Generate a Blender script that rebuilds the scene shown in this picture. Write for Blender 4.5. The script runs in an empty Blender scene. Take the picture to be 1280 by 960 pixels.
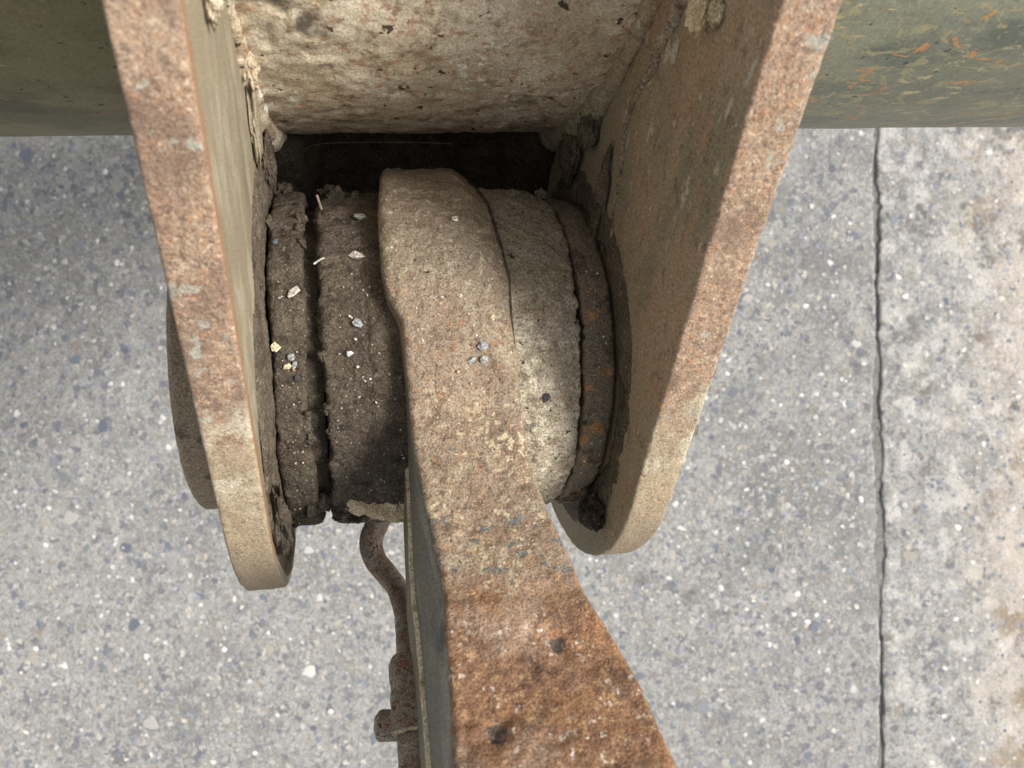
import bpy, math, random
import numpy as np
from mathutils import Matrix, Vector

# ------------------------------------------------------------------ camera, world, sun, exposure
S = bpy.context.scene
COL = S.collection
CAM_H = 1.35
cd = bpy.data.cameras.new('camera'); cam = bpy.data.objects.new('camera', cd); COL.objects.link(cam)
cam.location = (0, 0, CAM_H); cam.rotation_euler = (0, 0, 0)
cd.sensor_width = 36; cd.lens = 27.03; cd.clip_start = 0.01; cd.clip_end = 200
cd.dof.use_dof = True; cd.dof.focus_distance = 0.40; cd.dof.aperture_fstop = 14
S.camera = cam
SUN_EL, SUN_AZ = math.radians(41), math.radians(1)      # azimuth measured from +X towards +Y
W = bpy.data.worlds.new('World'); S.world = W; W.use_nodes = True
wn = W.node_tree; bg = wn.nodes['Background']
sky = wn.nodes.new('ShaderNodeTexSky'); sky.sky_type = 'NISHITA'; sky.sun_disc = False
sky.sun_elevation = SUN_EL; sky.sun_rotation = math.radians(90) - SUN_AZ
sky.air_density = 1.0; sky.dust_density = 2.5; sky.ozone_density = 1.0
hs = wn.nodes.new('ShaderNodeHueSaturation'); hs.inputs['Saturation'].default_value = .30     # thin bright haze: the sky is nearly white
wb = wn.nodes.new('ShaderNodeMix'); wb.data_type = 'RGBA'; wb.blend_type = 'MULTIPLY'; wb.inputs[0].default_value = 1; wb.inputs[7].default_value = (1, .97, .91, 1)
wn.links.new(sky.outputs[0], hs.inputs['Color']); wn.links.new(hs.outputs[0], wb.inputs[6]); wn.links.new(wb.outputs[2], bg.inputs[0]); bg.inputs[1].default_value = 0.15
sd = bpy.data.lights.new('sun', 'SUN'); sun = bpy.data.objects.new('sun', sd); COL.objects.link(sun)
sd.energy = 3.3; sd.angle = math.radians(18); sd.color = (1, 0.96, 0.90)
sv = Vector((math.cos(SUN_EL) * math.cos(SUN_AZ), math.cos(SUN_EL) * math.sin(SUN_AZ), math.sin(SUN_EL)))
sun.rotation_euler = sv.to_track_quat('Z', 'Y').to_euler(); sun.location = (3, 0, 3)
S.view_settings.view_transform = 'Standard'; S.view_settings.look = 'None'
S.view_settings.exposure = 0.3; S.view_settings.gamma = 1
S.render.engine = 'CYCLES'

# ------------------------------------------------------------------ numeric noise
def _h(i, j, k, s):
    n = (i * 374761393 + j * 668265263 + k * 1274126177 + s * 974634777) & 0xFFFFFFFF
    n = ((n ^ (n >> 13)) * 1274126177) & 0xFFFFFFFF
    return ((n ^ (n >> 16)) & 0xFFFF) / 65535.0
def vnoise(p, s=0):
    p = np.asarray(p, float); q = np.floor(p).astype(np.int64); f = p - q
    f = f * f * f * (f * (f * 6 - 15) + 10)
    r = 0
    for a in (0, 1):
        for b in (0, 1):
            for c in (0, 1):
                w = (f[..., 0] if a else 1 - f[..., 0]) * (f[..., 1] if b else 1 - f[..., 1]) * (f[..., 2] if c else 1 - f[..., 2])
                r = r + w * _h(q[..., 0] + a, q[..., 1] + b, q[..., 2] + c, s)
    return r * 2 - 1
def fbm(p, scale, octs=4, s=0, gain=.5):
    r = 0; a = 1; t = 0
    for o in range(octs):
        r = r + a * vnoise(np.asarray(p) * scale * 2.03 ** o + 17.3 * o, s + o); t += a; a *= gain
    return r / t

# ------------------------------------------------------------------ object helpers
def mesh(name, V, F, mats, smooth=True, midx=None):
    me = bpy.data.meshes.new(name)
    V = np.asarray(V, np.float32).reshape(-1, 3)
    sizes = np.array([len(f) for f in F], np.int32) if not isinstance(F, np.ndarray) else np.full(len(F), F.shape[1], np.int32)
    flat = np.concatenate([np.asarray(f, np.int32) for f in F]) if not isinstance(F, np.ndarray) else F.astype(np.int32).ravel()
    me.vertices.add(len(V)); me.vertices.foreach_set('co', V.ravel())
    me.loops.add(len(flat)); me.loops.foreach_set('vertex_index', flat)
    me.polygons.add(len(sizes)); st = np.concatenate([[0], np.cumsum(sizes)[:-1]]).astype(np.int32)
    me.polygons.foreach_set('loop_start', st)
    for m in (mats if isinstance(mats, (list, tuple)) else [mats]): me.materials.append(m)
    if midx is not None: me.polygons.foreach_set('material_index', np.asarray(midx, np.int32))
    me.update(calc_edges=True); me.validate()
    me.polygons.foreach_set('use_smooth', np.full(len(me.polygons), bool(smooth)))
    return me
def link(name, me, parent=None, loc=None):
    o = bpy.data.objects.new(name, me); COL.objects.link(o)
    if parent is not None: o.parent = parent
    if loc is not None: o.location = loc
    return o
def tag(o, label=None, cat=None, group=None, kind=None):
    if label: o['label'] = label
    if cat: o['category'] = cat
    if group: o['group'] = group
    if kind: o['kind'] = kind
    return o
def grid(P, wu=False, wv=False, flip=False):
    """P: (M,N,3) -> verts, quads"""
    M, N = P.shape[:2]
    i = np.arange(M if wu else M - 1)[:, None]; j = np.arange(N if wv else N - 1)[None, :]
    i2 = (i + 1) % M; j2 = (j + 1) % N
    q = np.stack([i * N + j + 0 * i, i2 * N + j, i2 * N + j2, i * N + j2], -1).reshape(-1, 4)
    if flip: q = q[:, ::-1]
    return P.reshape(-1, 3), q
def join(parts):
    V = []; F = []; o = 0
    for v, f in parts:
        V.append(np.asarray(v).reshape(-1, 3)); F.append(np.asarray(f) + o); o += len(V[-1])
    return np.concatenate(V), F
def sm(x, a, b):
    t = np.clip((np.asarray(x, float) - a) / (b - a), 0, 1); return t * t * (3 - 2 * t)

# ------------------------------------------------------------------ materials
def _co(nt, sp=None):
    tc = nt.nodes.new('ShaderNodeTexCoord'); return tc.outputs['Object']
def make_mat(name, base, layers, rough=.85, bumps=(), metal=0., spec=.3, grain=(1000, .55, .0006)):
    """layers: (colour, scale, lo, hi, opts).  opts: st=stretch, off, det, kind='noise'|'voro'|'axis', amt"""
    m = bpy.data.materials.new(name); m.use_nodes = True; nt = m.node_tree; L = nt.links
    b = nt.nodes['Principled BSDF']; co = _co(nt)
    b.inputs['Roughness'].default_value = rough; b.inputs['Metallic'].default_value = metal
    b.inputs['Specular IOR Level'].default_value = spec
    def field(scale, o):
        v = co; mp = nt.nodes.new('ShaderNodeMapping'); L.new(co, mp.inputs[0])
        mp.inputs['Location'].default_value = (o.get('off', 0) * 3.7, o.get('off', 0) * 1.3, o.get('off', 0) * 2.1)
        mp.inputs['Scale'].default_value = o.get('st', (1, 1, 1)); v = mp.outputs[0]
        k = o.get('kind', 'noise')
        if k == 'noise':
            t = nt.nodes.new('ShaderNodeTexNoise'); t.inputs['Scale'].default_value = scale
            t.inputs['Detail'].default_value = o.get('det', 4); t.inputs['Roughness'].default_value = o.get('ro', .6)
            t.inputs['Distortion'].default_value = o.get('dis', 0)
            L.new(v, t.inputs['Vector']); return t.outputs[0]
        if k == 'voro':
            # jittered vector so cells are not round
            nz = nt.nodes.new('ShaderNodeTexNoise'); nz.inputs['Scale'].default_value = scale * 1.3; nz.inputs['Detail'].default_value = 2
            L.new(v, nz.inputs['Vector']); ms = nt.nodes.new('ShaderNodeVectorMath'); ms.operation = 'SCALE'
            L.new(nz.outputs['Color'], ms.inputs[0]); ms.inputs['Scale'].default_value = o.get('jit', .8) / scale
            ad = nt.nodes.new('ShaderNodeVectorMath'); L.new(v, ad.inputs[0]); L.new(ms.outputs[0], ad.inputs[1])
            t = nt.nodes.new('ShaderNodeTexVoronoi'); t.inputs['Scale'].default_value = scale
            L.new(ad.outputs[0], t.inputs['Vector'])
            if o.get('cell'):
                sx = nt.nodes.new('ShaderNodeSeparateColor'); L.new(t.outputs['Color'], sx.inputs[0]); return sx.outputs[o['cell'] - 1]
            return t.outputs['Distance']
        if k == 'axis':
            # coordinate along an axis (metres), made ragged with noise
            sx = nt.nodes.new('ShaderNodeSeparateXYZ'); L.new(co, sx.inputs[0])
            t = nt.nodes.new('ShaderNodeTexNoise'); t.inputs['Scale'].default_value = scale; t.inputs['Detail'].default_value = 5
            t.inputs['Roughness'].default_value = .65
            L.new(v, t.inputs['Vector'])
            mm = nt.nodes.new('ShaderNodeMath'); mm.operation = 'MULTIPLY_ADD'; L.new(t.outputs[0], mm.inputs[0])
            mm.inputs[1].default_value = o.get('rag', .03); L.new(sx.outputs[o['ax']], mm.inputs[2])
            m2 = nt.nodes.new('ShaderNodeMath'); m2.operation = 'SUBTRACT'; L.new(mm.outputs[0], m2.inputs[0]); m2.inputs[1].default_value = o.get('rag', .03) / 2
            return m2.outputs[0]
    cur = None
    for (c, scale, lo, hi, o) in layers:
        fl = field(scale, o)
        mr = nt.nodes.new('ShaderNodeMapRange'); mr.interpolation_type = 'SMOOTHSTEP'
        mr.inputs[1].default_value = lo; mr.inputs[2].default_value = hi
        mr.inputs[3].default_value = 0; mr.inputs[4].default_value = o.get('amt', 1)
        if lo > hi:
            mr.inputs[1].default_value = hi; mr.inputs[2].default_value = lo
            mr.inputs[3].default_value = o.get('amt', 1); mr.inputs[4].default_value = 0
        L.new(fl, mr.inputs[0]); fac = mr.outputs[0]
        for g in o.get('and', ()):          # extra masks: (scale, lo, hi, opts)
            f2 = field(g[0], g[3]); r2 = nt.nodes.new('ShaderNodeMapRange'); r2.interpolation_type = 'SMOOTHSTEP'
            a, bb = (g[1], g[2]) if g[1] < g[2] else (g[2], g[1])
            r2.inputs[1].default_value = a; r2.inputs[2].default_value = bb
            r2.inputs[3].default_value = 0 if g[1] < g[2] else 1; r2.inputs[4].default_value = 1 if g[1] < g[2] else 0
            L.new(f2, r2.inputs[0]); mu = nt.nodes.new('ShaderNodeMath'); mu.operation = 'MULTIPLY'
            L.new(fac, mu.inputs[0]); L.new(r2.outputs[0], mu.inputs[1]); fac = mu.outputs[0]
        mx = nt.nodes.new('ShaderNodeMix'); mx.data_type = 'RGBA'; L.new(fac, mx.inputs[0])
        if cur is None: mx.inputs[6].default_value = (*base, 1)
        else: L.new(cur, mx.inputs[6])
        mx.inputs[7].default_value = (*c, 1); cur = mx.outputs[2]
    nrm = None; gsc, gam, gbd = grain
    g = field(gsc, dict(det=3, ro=.7, off=51)); mr = nt.nodes.new('ShaderNodeMapRange'); L.new(g, mr.inputs[0])
    mr.inputs[1].default_value = .34; mr.inputs[2].default_value = .66; mr.inputs[3].default_value = 1 - gam; mr.inputs[4].default_value = 1 + gam * .9
    gm = nt.nodes.new('ShaderNodeVectorMath'); gm.operation = 'SCALE'; L.new(mr.outputs[0], gm.inputs['Scale'])
    if cur is None: gm.inputs[0].default_value = base
    else: L.new(cur, gm.inputs[0])
    L.new(gm.outputs[0], b.inputs['Base Color'])
    if gbd:
        bp = nt.nodes.new('ShaderNodeBump'); bp.inputs['Strength'].default_value = 1; bp.inputs['Distance'].default_value = gbd
        L.new(g, bp.inputs['Height']); nrm = bp.outputs[0]
    for (scale, dist, o) in bumps:
        fl = field(scale, o); bp = nt.nodes.new('ShaderNodeBump'); bp.inputs['Strength'].default_value = o.get('str', 1)
        bp.inputs['Distance'].default_value = dist; L.new(fl, bp.inputs['Height'])
        if nrm is not None: L.new(nrm, bp.inputs['Normal'])
        nrm = bp.outputs[0]
    if nrm is not None: L.new(nrm, b.inputs['Normal'])
    if rough < .8 or metal: pass
    return m

def mm_g(g, *a, **k): return make_mat(*a, grain=g, **k)
AX, AY, AZ = 0, 1, 2
# rust-bitten cut edges of the lug plates (local frame: x along pin, y up the plate, z towards the viewer)
M_edge = mm_g((1000, .32, .0005), 'rusty_edge', (.35, .25, .175), [
    ((.52, .39, .28), 480, .52, .62, dict(det=5)),
    ((.42, .24, .135), 420, .53, .64, dict(off=3, det=6)),
    ((.20, .125, .095), 460, .52, .62, dict(off=7, det=5, amt=.8)),
    ((.56, .43, .31), 200, .60, .70, dict(off=8, det=6, amt=.7)),
    ((.20, .135, .10), 38, .46, .62, dict(off=9, det=8, ro=.68, amt=.8)),
    ((.45, .33, .235), 26, .50, .66, dict(off=29, det=7, amt=.6)),
    ((.37, .37, .32), 110, .60, .66, dict(off=11, det=5, amt=.8)),
    ((.33, .38, .37), 130, .70, .74, dict(off=12, det=3)),
    # below: brown-grey clay over the rust, with a pale worn band where it starts
    ((.40, .33, .22), 60, .075, .035, dict(kind='axis', ax=AY, rag=.06, amt=.7)),
    ((.56, .50, .38), 70, .5, .62, {'off': 5, 'det': 6, 'amt': .8, 'and': [(50, .09, .06, dict(kind='axis', ax=AY, rag=.03)), (50, .005, .04, dict(kind='axis', ax=AY, rag=.03, off=3))]}),
    ((.27, .215, .15), 60, .015, -.04, dict(kind='axis', ax=AY, rag=.05, amt=.8)),
    ((.16, .12, .085), 420, .56, .66, dict(off=17, det=3, amt=.6)),
    ], rough=.8, bumps=[(500, .0005, dict(det=4)), (160, .0005, dict(off=3, det=3))])
M_inL = mm_g((1000, .32, .0004), 'tan_worn_paint', (.31, .265, .185), [
    ((.42, .375, .28), 60, .45, .65, dict(st=(1, .5, 1), det=8)),
    ((.21, .19, .13), 70, .50, .7, dict(st=(1, .15, 1), off=4, det=5)),
    ((.42, .39, .33), 220, .64, .70, dict(st=(1, .1, 1), off=6, det=4)),
    ((.22, .25, .23), 60, .6, .68, {'off': 9, 'st': (1, .3, 1), 'and': [(60, .093, .108, dict(kind='axis', ax=AZ, rag=.02))]}),
    ((.33, .18, .10), 200, .112, .121, dict(kind='axis', ax=AZ, rag=.012, amt=.8)),
    ((.10, .08, .055), 500, .70, .72, dict(off=13, det=2)),
    ((.20, .165, .12), 60, -.10, -.125, dict(kind='axis', ax=AY, rag=.05, amt=.6)),
    ], rough=.6, bumps=[(160, .0006, dict(st=(1, .3, 1), det=4)), (500, .0002, dict(det=2))], spec=.4)
M_inR = mm_g((800, .40, .0005), 'brown_worn_paint', (.37, .29, .20), [
    ((.38, .26, .165), 60, .47, .67, dict(st=(1, .4, 1), det=6)),
    ((.25, .235, .165), 30, .5, .68, dict(st=(1, .3, 1), off=4, det=6)),
    ((.42, .25, .145), 150, .57, .68, dict(st=(1, .35, 1), off=6, det=6, amt=.7)),
    ((.15, .11, .075), 220, .53, .64, dict(off=2, det=7, ro=.7, st=(1, .6, 1), amt=.6)),
    ((.52, .43, .31), 260, .62, .68, dict(off=13, det=4, st=(1, .4, 1), amt=.8)),
    ((.29, .27, .19), 30, .05, -.02, dict(kind='axis', ax=AZ, rag=.05, amt=.8)),
    ((.27, .25, .18), 50, -.02, -.08, dict(kind='axis', ax=AY, rag=.05, amt=.6)),
    ((.50, .46, .40), 90, .62, .64, {'off': 21, 'det': 5, 'st': (1, .5, 1), 'and': [(60, .13, .15, dict(kind='axis', ax=AY, rag=.02))]}),
    ], rough=.75, bumps=[(110, .0010, dict(det=6, st=(1, .6, 1))), (480, .0003, dict(det=3))])
M_out = make_mat('olive_plate_paint', (.20, .18, .12), [((.28, .2, .12), 40, .5, .65, dict(det=5))], rough=.7, bumps=[(160, .0006, {})])

M_pipeL = mm_g((700, .2, .0001), 'olive_green_paint', (.11, .10, .045), [
    ((.19, .165, .08), 20, .43, .58, dict(st=(.5, 1, 1), det=8, ro=.65)),
    ((.26, .21, .12), 60, .60, .68, dict(st=(.4, 1, 1), off=21, det=8, ro=.7, amt=.7)),
    ((.055, .05, .024), 18, .50, .66, dict(st=(.5, 1, 1), off=4, det=6)),
    ((.19, .13, .07), 40, .58, .68, dict(off=2, det=7, st=(.4, 1, 1))),
    ((.22, .17, .085), 30, .105, .083, dict(kind='axis', ax=AY, rag=.03, amt=.7)),
    ((.03, .022, .014), 260, .69, .72, dict(off=5, det=2, st=(.6, 1, 1))),
    ((.36, .31, .2), 330, .73, .75, dict(off=6, det=2)),
    ], rough=.5, bumps=[(140, .0003, dict(det=3))], spec=.35)
M_pipeR = mm_g((700, .2, .0001), 'grey_green_paint', (.165, .18, .135), [
    ((.215, .225, .165), 22, .42, .60, dict(st=(.4, 1, 1), det=7)),
    ((.10, .12, .10), 30, .50, .68, dict(st=(.4, 1, 1), off=4, det=7)),
    ((.30, .27, .15), 70, .535, .59, {'off': 12, 'det': 8, 'ro': .7, 'st': (.5, 1.1, 1.1), 'dis': 1.5, 'amt': .8}),
    ((.40, .35, .20), 120, .57, .61, {'off': 16, 'det': 6, 'st': (.4, 1, 1), 'dis': 1.8, 'and': [(18, .45, .6, dict(off=20, det=3))]}),
    ((.42, .22, .085), 85, .60, .65, dict(off=8, det=7, st=(.6, 1, 1), dis=1.)),
    ((.30, .25, .14), 30, .112, .090, dict(kind='axis', ax=AY, rag=.03, amt=.75)),
    ((.05, .045, .035), 220, .69, .72, dict(off=5, det=2, st=(.6, 1, 1))),
    ], rough=.42, bumps=[(140, .0005, dict(det=4))], spec=.45)
M_pipeC = make_mat('tan_rust_crust', (.53, .445, .315), [
    ((.69, .60, .455), 34, .45, .60, dict(st=(.8, 1, 1), det=6)),
    ((.33, .24, .15), 95, .52, .64, dict(off=4, det=8, ro=.7)),
    ((.46, .27, .16), 200, .54, .64, dict(off=14, det=6, amt=.8)),
    ((.80, .76, .67), 200, .54, .63, {'off': 6, 'det': 6, 'and': [(14, .46, .6, dict(off=3, det=3))]}),
    ((.27, .19, .11), 27, .545, .66, dict(off=9, det=8, ro=.68, amt=.85)),
    ((.15, .11, .07), 30, .56, .70, dict(off=31, det=7, amt=.8)),
    ((.09, .065, .045), 170, .655, .69, dict(off=15, det=2)),
    ((.25, .23, .13), 22, .56, .70, {'off': 19, 'det': 5, 'and': [(30, .005, .045, dict(kind='axis', ax=AX, rag=.03))]}),
    ((.15, .125, .095), 22, .47, .56, {'off': 22, 'det': 4, 'and': [(30, -.04, -.065, dict(kind='axis', ax=AX, rag=.03)), (30, .150, .175, dict(kind='axis', ax=AY, rag=.03))]}),
    ((.17, .14, .10), 60, .094, .082, dict(kind='axis', ax=AY, rag=.02)),
    ], rough=.8, grain=(900, .35, .0004), bumps=[(260, .0005, dict(det=5)), (60, .0012, dict(off=3, det=4))])
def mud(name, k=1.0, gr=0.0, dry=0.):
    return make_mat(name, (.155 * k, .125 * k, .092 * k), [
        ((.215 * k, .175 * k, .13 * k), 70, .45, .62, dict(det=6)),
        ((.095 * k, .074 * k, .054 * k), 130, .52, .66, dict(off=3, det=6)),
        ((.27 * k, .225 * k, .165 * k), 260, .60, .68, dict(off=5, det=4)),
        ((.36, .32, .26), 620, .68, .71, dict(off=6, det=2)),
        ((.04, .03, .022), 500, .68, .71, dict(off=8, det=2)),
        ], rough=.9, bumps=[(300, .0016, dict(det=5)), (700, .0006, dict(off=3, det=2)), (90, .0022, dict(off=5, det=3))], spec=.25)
M_mud = mud('dark_caked_mud', .56)
M_mudlip = mud('grey_mud_skin', .8)
M_barR = make_mat('dried_clay_and_rust', (.38, .325, .24), [
    ((.50, .44, .34), 60, .47, .6, dict(det=6)),
    ((.24, .20, .145), 110, .52, .65, dict(off=3, det=6)),
    ((.64, .58, .46), 150, .54, .64, {'off': 5, 'det': 7, 'amt': .8, 'and': [(40, .088, .068, dict(kind='axis', ax=AY, rag=.03))]}),
    ((.46, .48, .45), 60, .66, .69, dict(off=15, det=4)),
    ((.36, .2, .1), 160, .64, .70, dict(off=7, det=4)),
    ((.30, .255, .19), 50, .068, .086, dict(kind='axis', ax=AY, rag=.03, amt=.85)),
    ((.06, .045, .035), 300, .67, .70, dict(off=8, det=2)),
    ], rough=.88, bumps=[(240, .0018, dict(det=5)), (80, .0030, dict(off=3, det=4))])
M_ringR = make_mat('muddy_rusty_ring', (.20, .165, .12), [
    ((.21, .17, .125), 70, .45, .62, dict(det=6)),
    ((.10, .075, .055), 90, .52, .66, dict(off=3, det=6)),
    ((.38, .215, .10), 75, .53, .61, {'off': 33, 'det': 5, 'and': [(60, .078, .066, dict(kind='axis', ax=AY, rag=.02)), (60, -.04, -.01, dict(kind='axis', ax=AY, rag=.03))]}),
    ((.04, .03, .022), 40, .66, .69, dict(off=8, det=3)),
    ], rough=.8, bumps=[(260, .0013, dict(det=5)), (90, .0016, dict(off=3, det=3))])
RB = (38, .158, .202, dict(kind='axis', ax=AZ, rag=.085))          # where the bare orange rust begins, ragged
def rl(c, sc, lo, hi, **o): o['and'] = [RB] + o.get('xand', []); o.pop('xand', None); return (c, sc, lo, hi, o)
M_arm = mm_g((1000, .5, .0008), 'arm_rust_and_clay', (.285, .22, .155), [
    ((.37, .295, .205), 38, .44, .60, dict(det=6, off=2)),
    ((.185, .125, .083), 150, .50, .62, dict(off=3, det=7, ro=.7)),
    ((.36, .20, .11), 300, .54, .63, dict(off=4, det=6, amt=.85)),
    ((.235, .155, .10), 24, .50, .64, dict(off=34, det=7, amt=.65)),
    ((.52, .44, .29), 300, .52, .60, {'off': 5, 'det': 6, 'and': [(40, .075, .10, dict(kind='axis', ax=AZ, rag=.05)), (32, .45, .60, dict(off=35, det=5))]}),
    ((.27, .22, .16), 40, .078, .045, dict(kind='axis', ax=AZ, rag=.05, amt=.85)),
    ((.42, .36, .27), 180, .56, .64, {'off': 18, 'det': 5, 'and': [(40, .085, .05, dict(kind='axis', ax=AZ, rag=.03))]}),
    ((.15, .165, .155), 190, .58, .63, {'off': 9, 'det': 4, 'and': [(40, .135, .15, dict(kind='axis', ax=AZ, rag=.02))]}),
    ((.12, .085, .06), 420, .63, .68, dict(off=12, det=3)),
    ((.62, .56, .46), 520, .68, .71, dict(off=13, det=2)),
    rl((.25, .135, .075), 30, .0, .05),
    rl((.36, .19, .095), 50, .47, .62, det=7, ro=.7),
    rl((.13, .07, .048), 60, .49, .66, off=3, det=7, ro=.7),
    rl((.42, .26, .13), 280, .55, .63, off=4, det=6, amt=.85),
    rl((.42, .32, .24), 28, .50, .66, off=7, det=7, amt=.65),
    rl((.66, .58, .50), 330, .60, .64, off=5, det=3, amt=.9, xand=[(40, .46, .58, dict(off=31, det=3))]),
    ], rough=.55, bumps=[(330, .0009, dict(det=5)), (110, .0014, dict(off=3, det=4))], spec=.5)
M_armside = make_mat('slate_side_paint', (.17, .165, .135), [
    ((.26, .25, .20), 80, .48, .62, dict(st=(1, 1, .25), det=7, ro=.65)),
    ((.075, .075, .065), 70, .55, .68, dict(st=(1, .3, .3), off=4, det=6)),
    ((.28, .18, .11), 160, .60, .67, dict(off=6, det=5)),
    ], rough=.6, bumps=[(200, .0006, dict(det=4))])
M_web = make_mat('olive_web_paint', (.17, .145, .10), [
    ((.24, .20, .13), 60, .5, .65, dict(det=6)), ((.2, .13, .08), 120, .6, .7, dict(off=4, det=5)),
    ], rough=.65, bumps=[(200, .0006, dict(det=4))])
M_tube = make_mat('tube_speckled_rust', (.27, .215, .16), [
    ((.35, .305, .245), 90, .45, .62, dict(det=5)),
    ((.25, .12, .065), 260, .55, .62, dict(off=4, det=4)),
    ((.10, .055, .038), 330, .60, .65, dict(off=7, det=4)),
    ], rough=.7, bumps=[(330, .0009, dict(det=4)), (90, .001, dict(off=2))])
M_boss = make_mat('pin_head_dull_steel', (.32, .25, .17), [
    ((.33, .26, .185), 60, .45, .62, dict(det=6)),
    ((.15, .11, .075), 80, .53, .66, dict(off=3, det=6)),
    ((.25, .23, .12), 30, -.02, -.05, dict(kind='axis', ax=AY, rag=.03, amt=.8)),
    ((.40, .34, .26), 320, .66, .70, dict(off=6, det=3)),
    ((.42, .2, .09), 120, .68, .71, dict(off=9, det=3)),
    ], rough=.65, bumps=[(260, .0006, dict(det=4))])
M_dark = mud('darkest_mud', .38)  # darkest tone of the mud mix

# ------------------------------------------------------------------ the ground: two cast concrete slabs
def conc(name, base, extra, off=0):
    k = lambda f: (base[0] * f, base[1] * f, base[2] * f)
    return make_mat(name, base, [
        (k(1.14), 9, .45, .65, dict(det=7, off=off)),
        (k(.70), 4.5, .44, .68, dict(det=10, ro=.7, off=off + 3, dis=.6)),
        (k(1.22), 14, .50, .66, dict(det=9, ro=.72, off=off + 23, dis=.8)),
        (k(.70), 190, .48, .62, dict(det=6, ro=.75, off=off + 5, amt=.85)),
        (k(1.45), 230, .52, .63, dict(det=6, ro=.7, off=off + 15, amt=.8)),
        (k(1.30), 150, .70, .98, dict(kind='voro', cell=1, jit=1.9, off=off + 1)),
        ((.235, .24, .26), 130, .80, .92, dict(kind='voro', cell=2, jit=1.9, off=off + 2, amt=.8)),
        ((.22, .23, .255), 85, .93, .95, dict(kind='voro', cell=3, jit=1.3, off=off + 4)),
        ((.36, .31, .235), 60, .57, .66, dict(det=6, off=off + 7, amt=.6)),
        ((.15, .135, .115), 260, .64, .70, dict(det=4, off=off + 9, amt=.9)),
        ] + extra, grain=(560, .42, .0012), rough=.9, bumps=[(170, .0035, dict(det=6, ro=.7, off=off)), (30, .004, dict(det=3, off=off + 2))])
M_conL = conc('weathered_concrete', (.365, .362, .350), [
    ((.33, .265, .19), 20, .66, .73, dict(off=41, det=6, amt=.75)),
    ((.21, .215, .22), 7, .50, .66, {'off': 43, 'det': 8, 'ro': .65, 'amt': .6, 'and': [(9, .25, .45, dict(kind='axis', ax=AX, rag=.3))]}),
    ])
M_conR = conc('rough_pale_concrete', (.385, .38, .368), [
    ((.62, .605, .58), 24, .48, .62, {'off': 44, 'det': 8, 'ro': .65, 'amt': .85}),
    ((.70, .61, .52), 9, .74, .95, dict(kind='axis', ax=AX, rag=.30, amt=.6)),
    ((.20, .185, .165), 18, .57, .66, {'off': 47, 'det': 8, 'ro': .7, 'amt': .8}),
    ((.33, .26, .19), 9, .52, .62, {'off': 57, 'det': 8, 'ro': .7, 'amt': .8, 'and': [(9, .74, .86, dict(kind='axis', ax=AX, rag=.25))]}),
    ((.17, .165, .155), 14, .54, .64, {'off': 61, 'det': 8, 'ro': .7, 'amt': .8, 'and': [(9, .02, .16, dict(kind='axis', ax=AY, rag=.2))]}),
    ], off=30)
M_joint = make_mat('grey_joint_grit', (.20, .195, .19), [((.25, .245, .235), 90, .42, .6, dict(det=7)), ((.08, .075, .07), 160, .58, .68, dict(off=3, det=5))], bumps=[(200, .002, {})])

GX, GY0, GY1 = 0.660, -7, 7
def joint_x(y):
    y = np.asarray(y, float); p = np.stack([y * 0 + .3, y, y * 0], -1)
    return .640 + (-y) * .010 + .007 * fbm(p, 4, 2, 5) + .0045 * fbm(p, 22, 4, 7)
def joint_w(y):
    y = np.asarray(y, float); p = np.stack([y * 0 + 1.3, y, y * 0], -1)
    return np.maximum(.0014, .0052 + .0055 * fbm(p, 7, 3, 9) + .0045 * fbm(p, 90, 4, 11))
def slab(side):
    ys = np.concatenate([np.linspace(-7, -1.0, 30)[:-1], np.arange(-1.0, 1.0, .004), np.linspace(1.0, 7, 30)])
    if side < 0:
        xs = np.concatenate([np.linspace(-7, -1.2, 30)[:-1], np.arange(-1.2, .60, .0045)])
        nb = np.array([.10, .3, .5, .7, .85, .95, 1.0]) ; n0 = .60
    else:
        xs = np.concatenate([np.arange(.70, 1.3, .0045), np.linspace(1.3, 7, 30)])
    X, Y = np.meshgrid(xs, ys, indexing='ij')
    jx, jw = joint_x(ys), joint_w(ys)
    cols = []
    P = np.stack([X, Y, X * 0], -1)
    if side < 0:
        e = jx - jw
        ex = [xs[-1] + (e - xs[-1]) * t for t in np.linspace(0, 1, 14)[1:]]
        Pe = np.stack([np.stack([q, ys, ys * 0], -1) for q in ex], 0)
        P = np.concatenate([P, Pe], 0)
    else:
        e = jx + jw
        ex = [e + (xs[0] - e) * t for t in np.linspace(0, 1, 14)[:-1]]
        Pe = np.stack([np.stack([q, ys, ys * 0], -1) for q in ex], 0)
        P = np.concatenate([Pe, P], 0)
    a = .0030 if side > 0 else .0014
    h = a * fbm(P, 26, 4, 3) + .0035 * fbm(P, 3.1, 2, 8)
    if side > 0: h = h + .0025 * np.clip(fbm(P, 14, 4, 21), 0, 1)
    d = np.abs(P[..., 0] - e[None, :])
    h = h - .0012 * np.exp(-d / .004)
    h = np.where(d < .02, np.maximum(h, -.0019), h)
    P[..., 2] = h
    wall = P[-1 if side < 0 else 0].copy(); wall[:, 2] = -.05
    P = np.concatenate([P, wall[None]], 0) if side < 0 else np.concatenate([wall[None], P], 0)
    return grid(P)
ground = tag(link('ground', mesh('ground', [(-30, -30, -.0024), (30, -30, -.0024), (30, 30, -.0024), (-30, 30, -.0024)], np.array([[0, 1, 2, 3]]), M_joint, False)), kind='structure')
sl = {}
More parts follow.
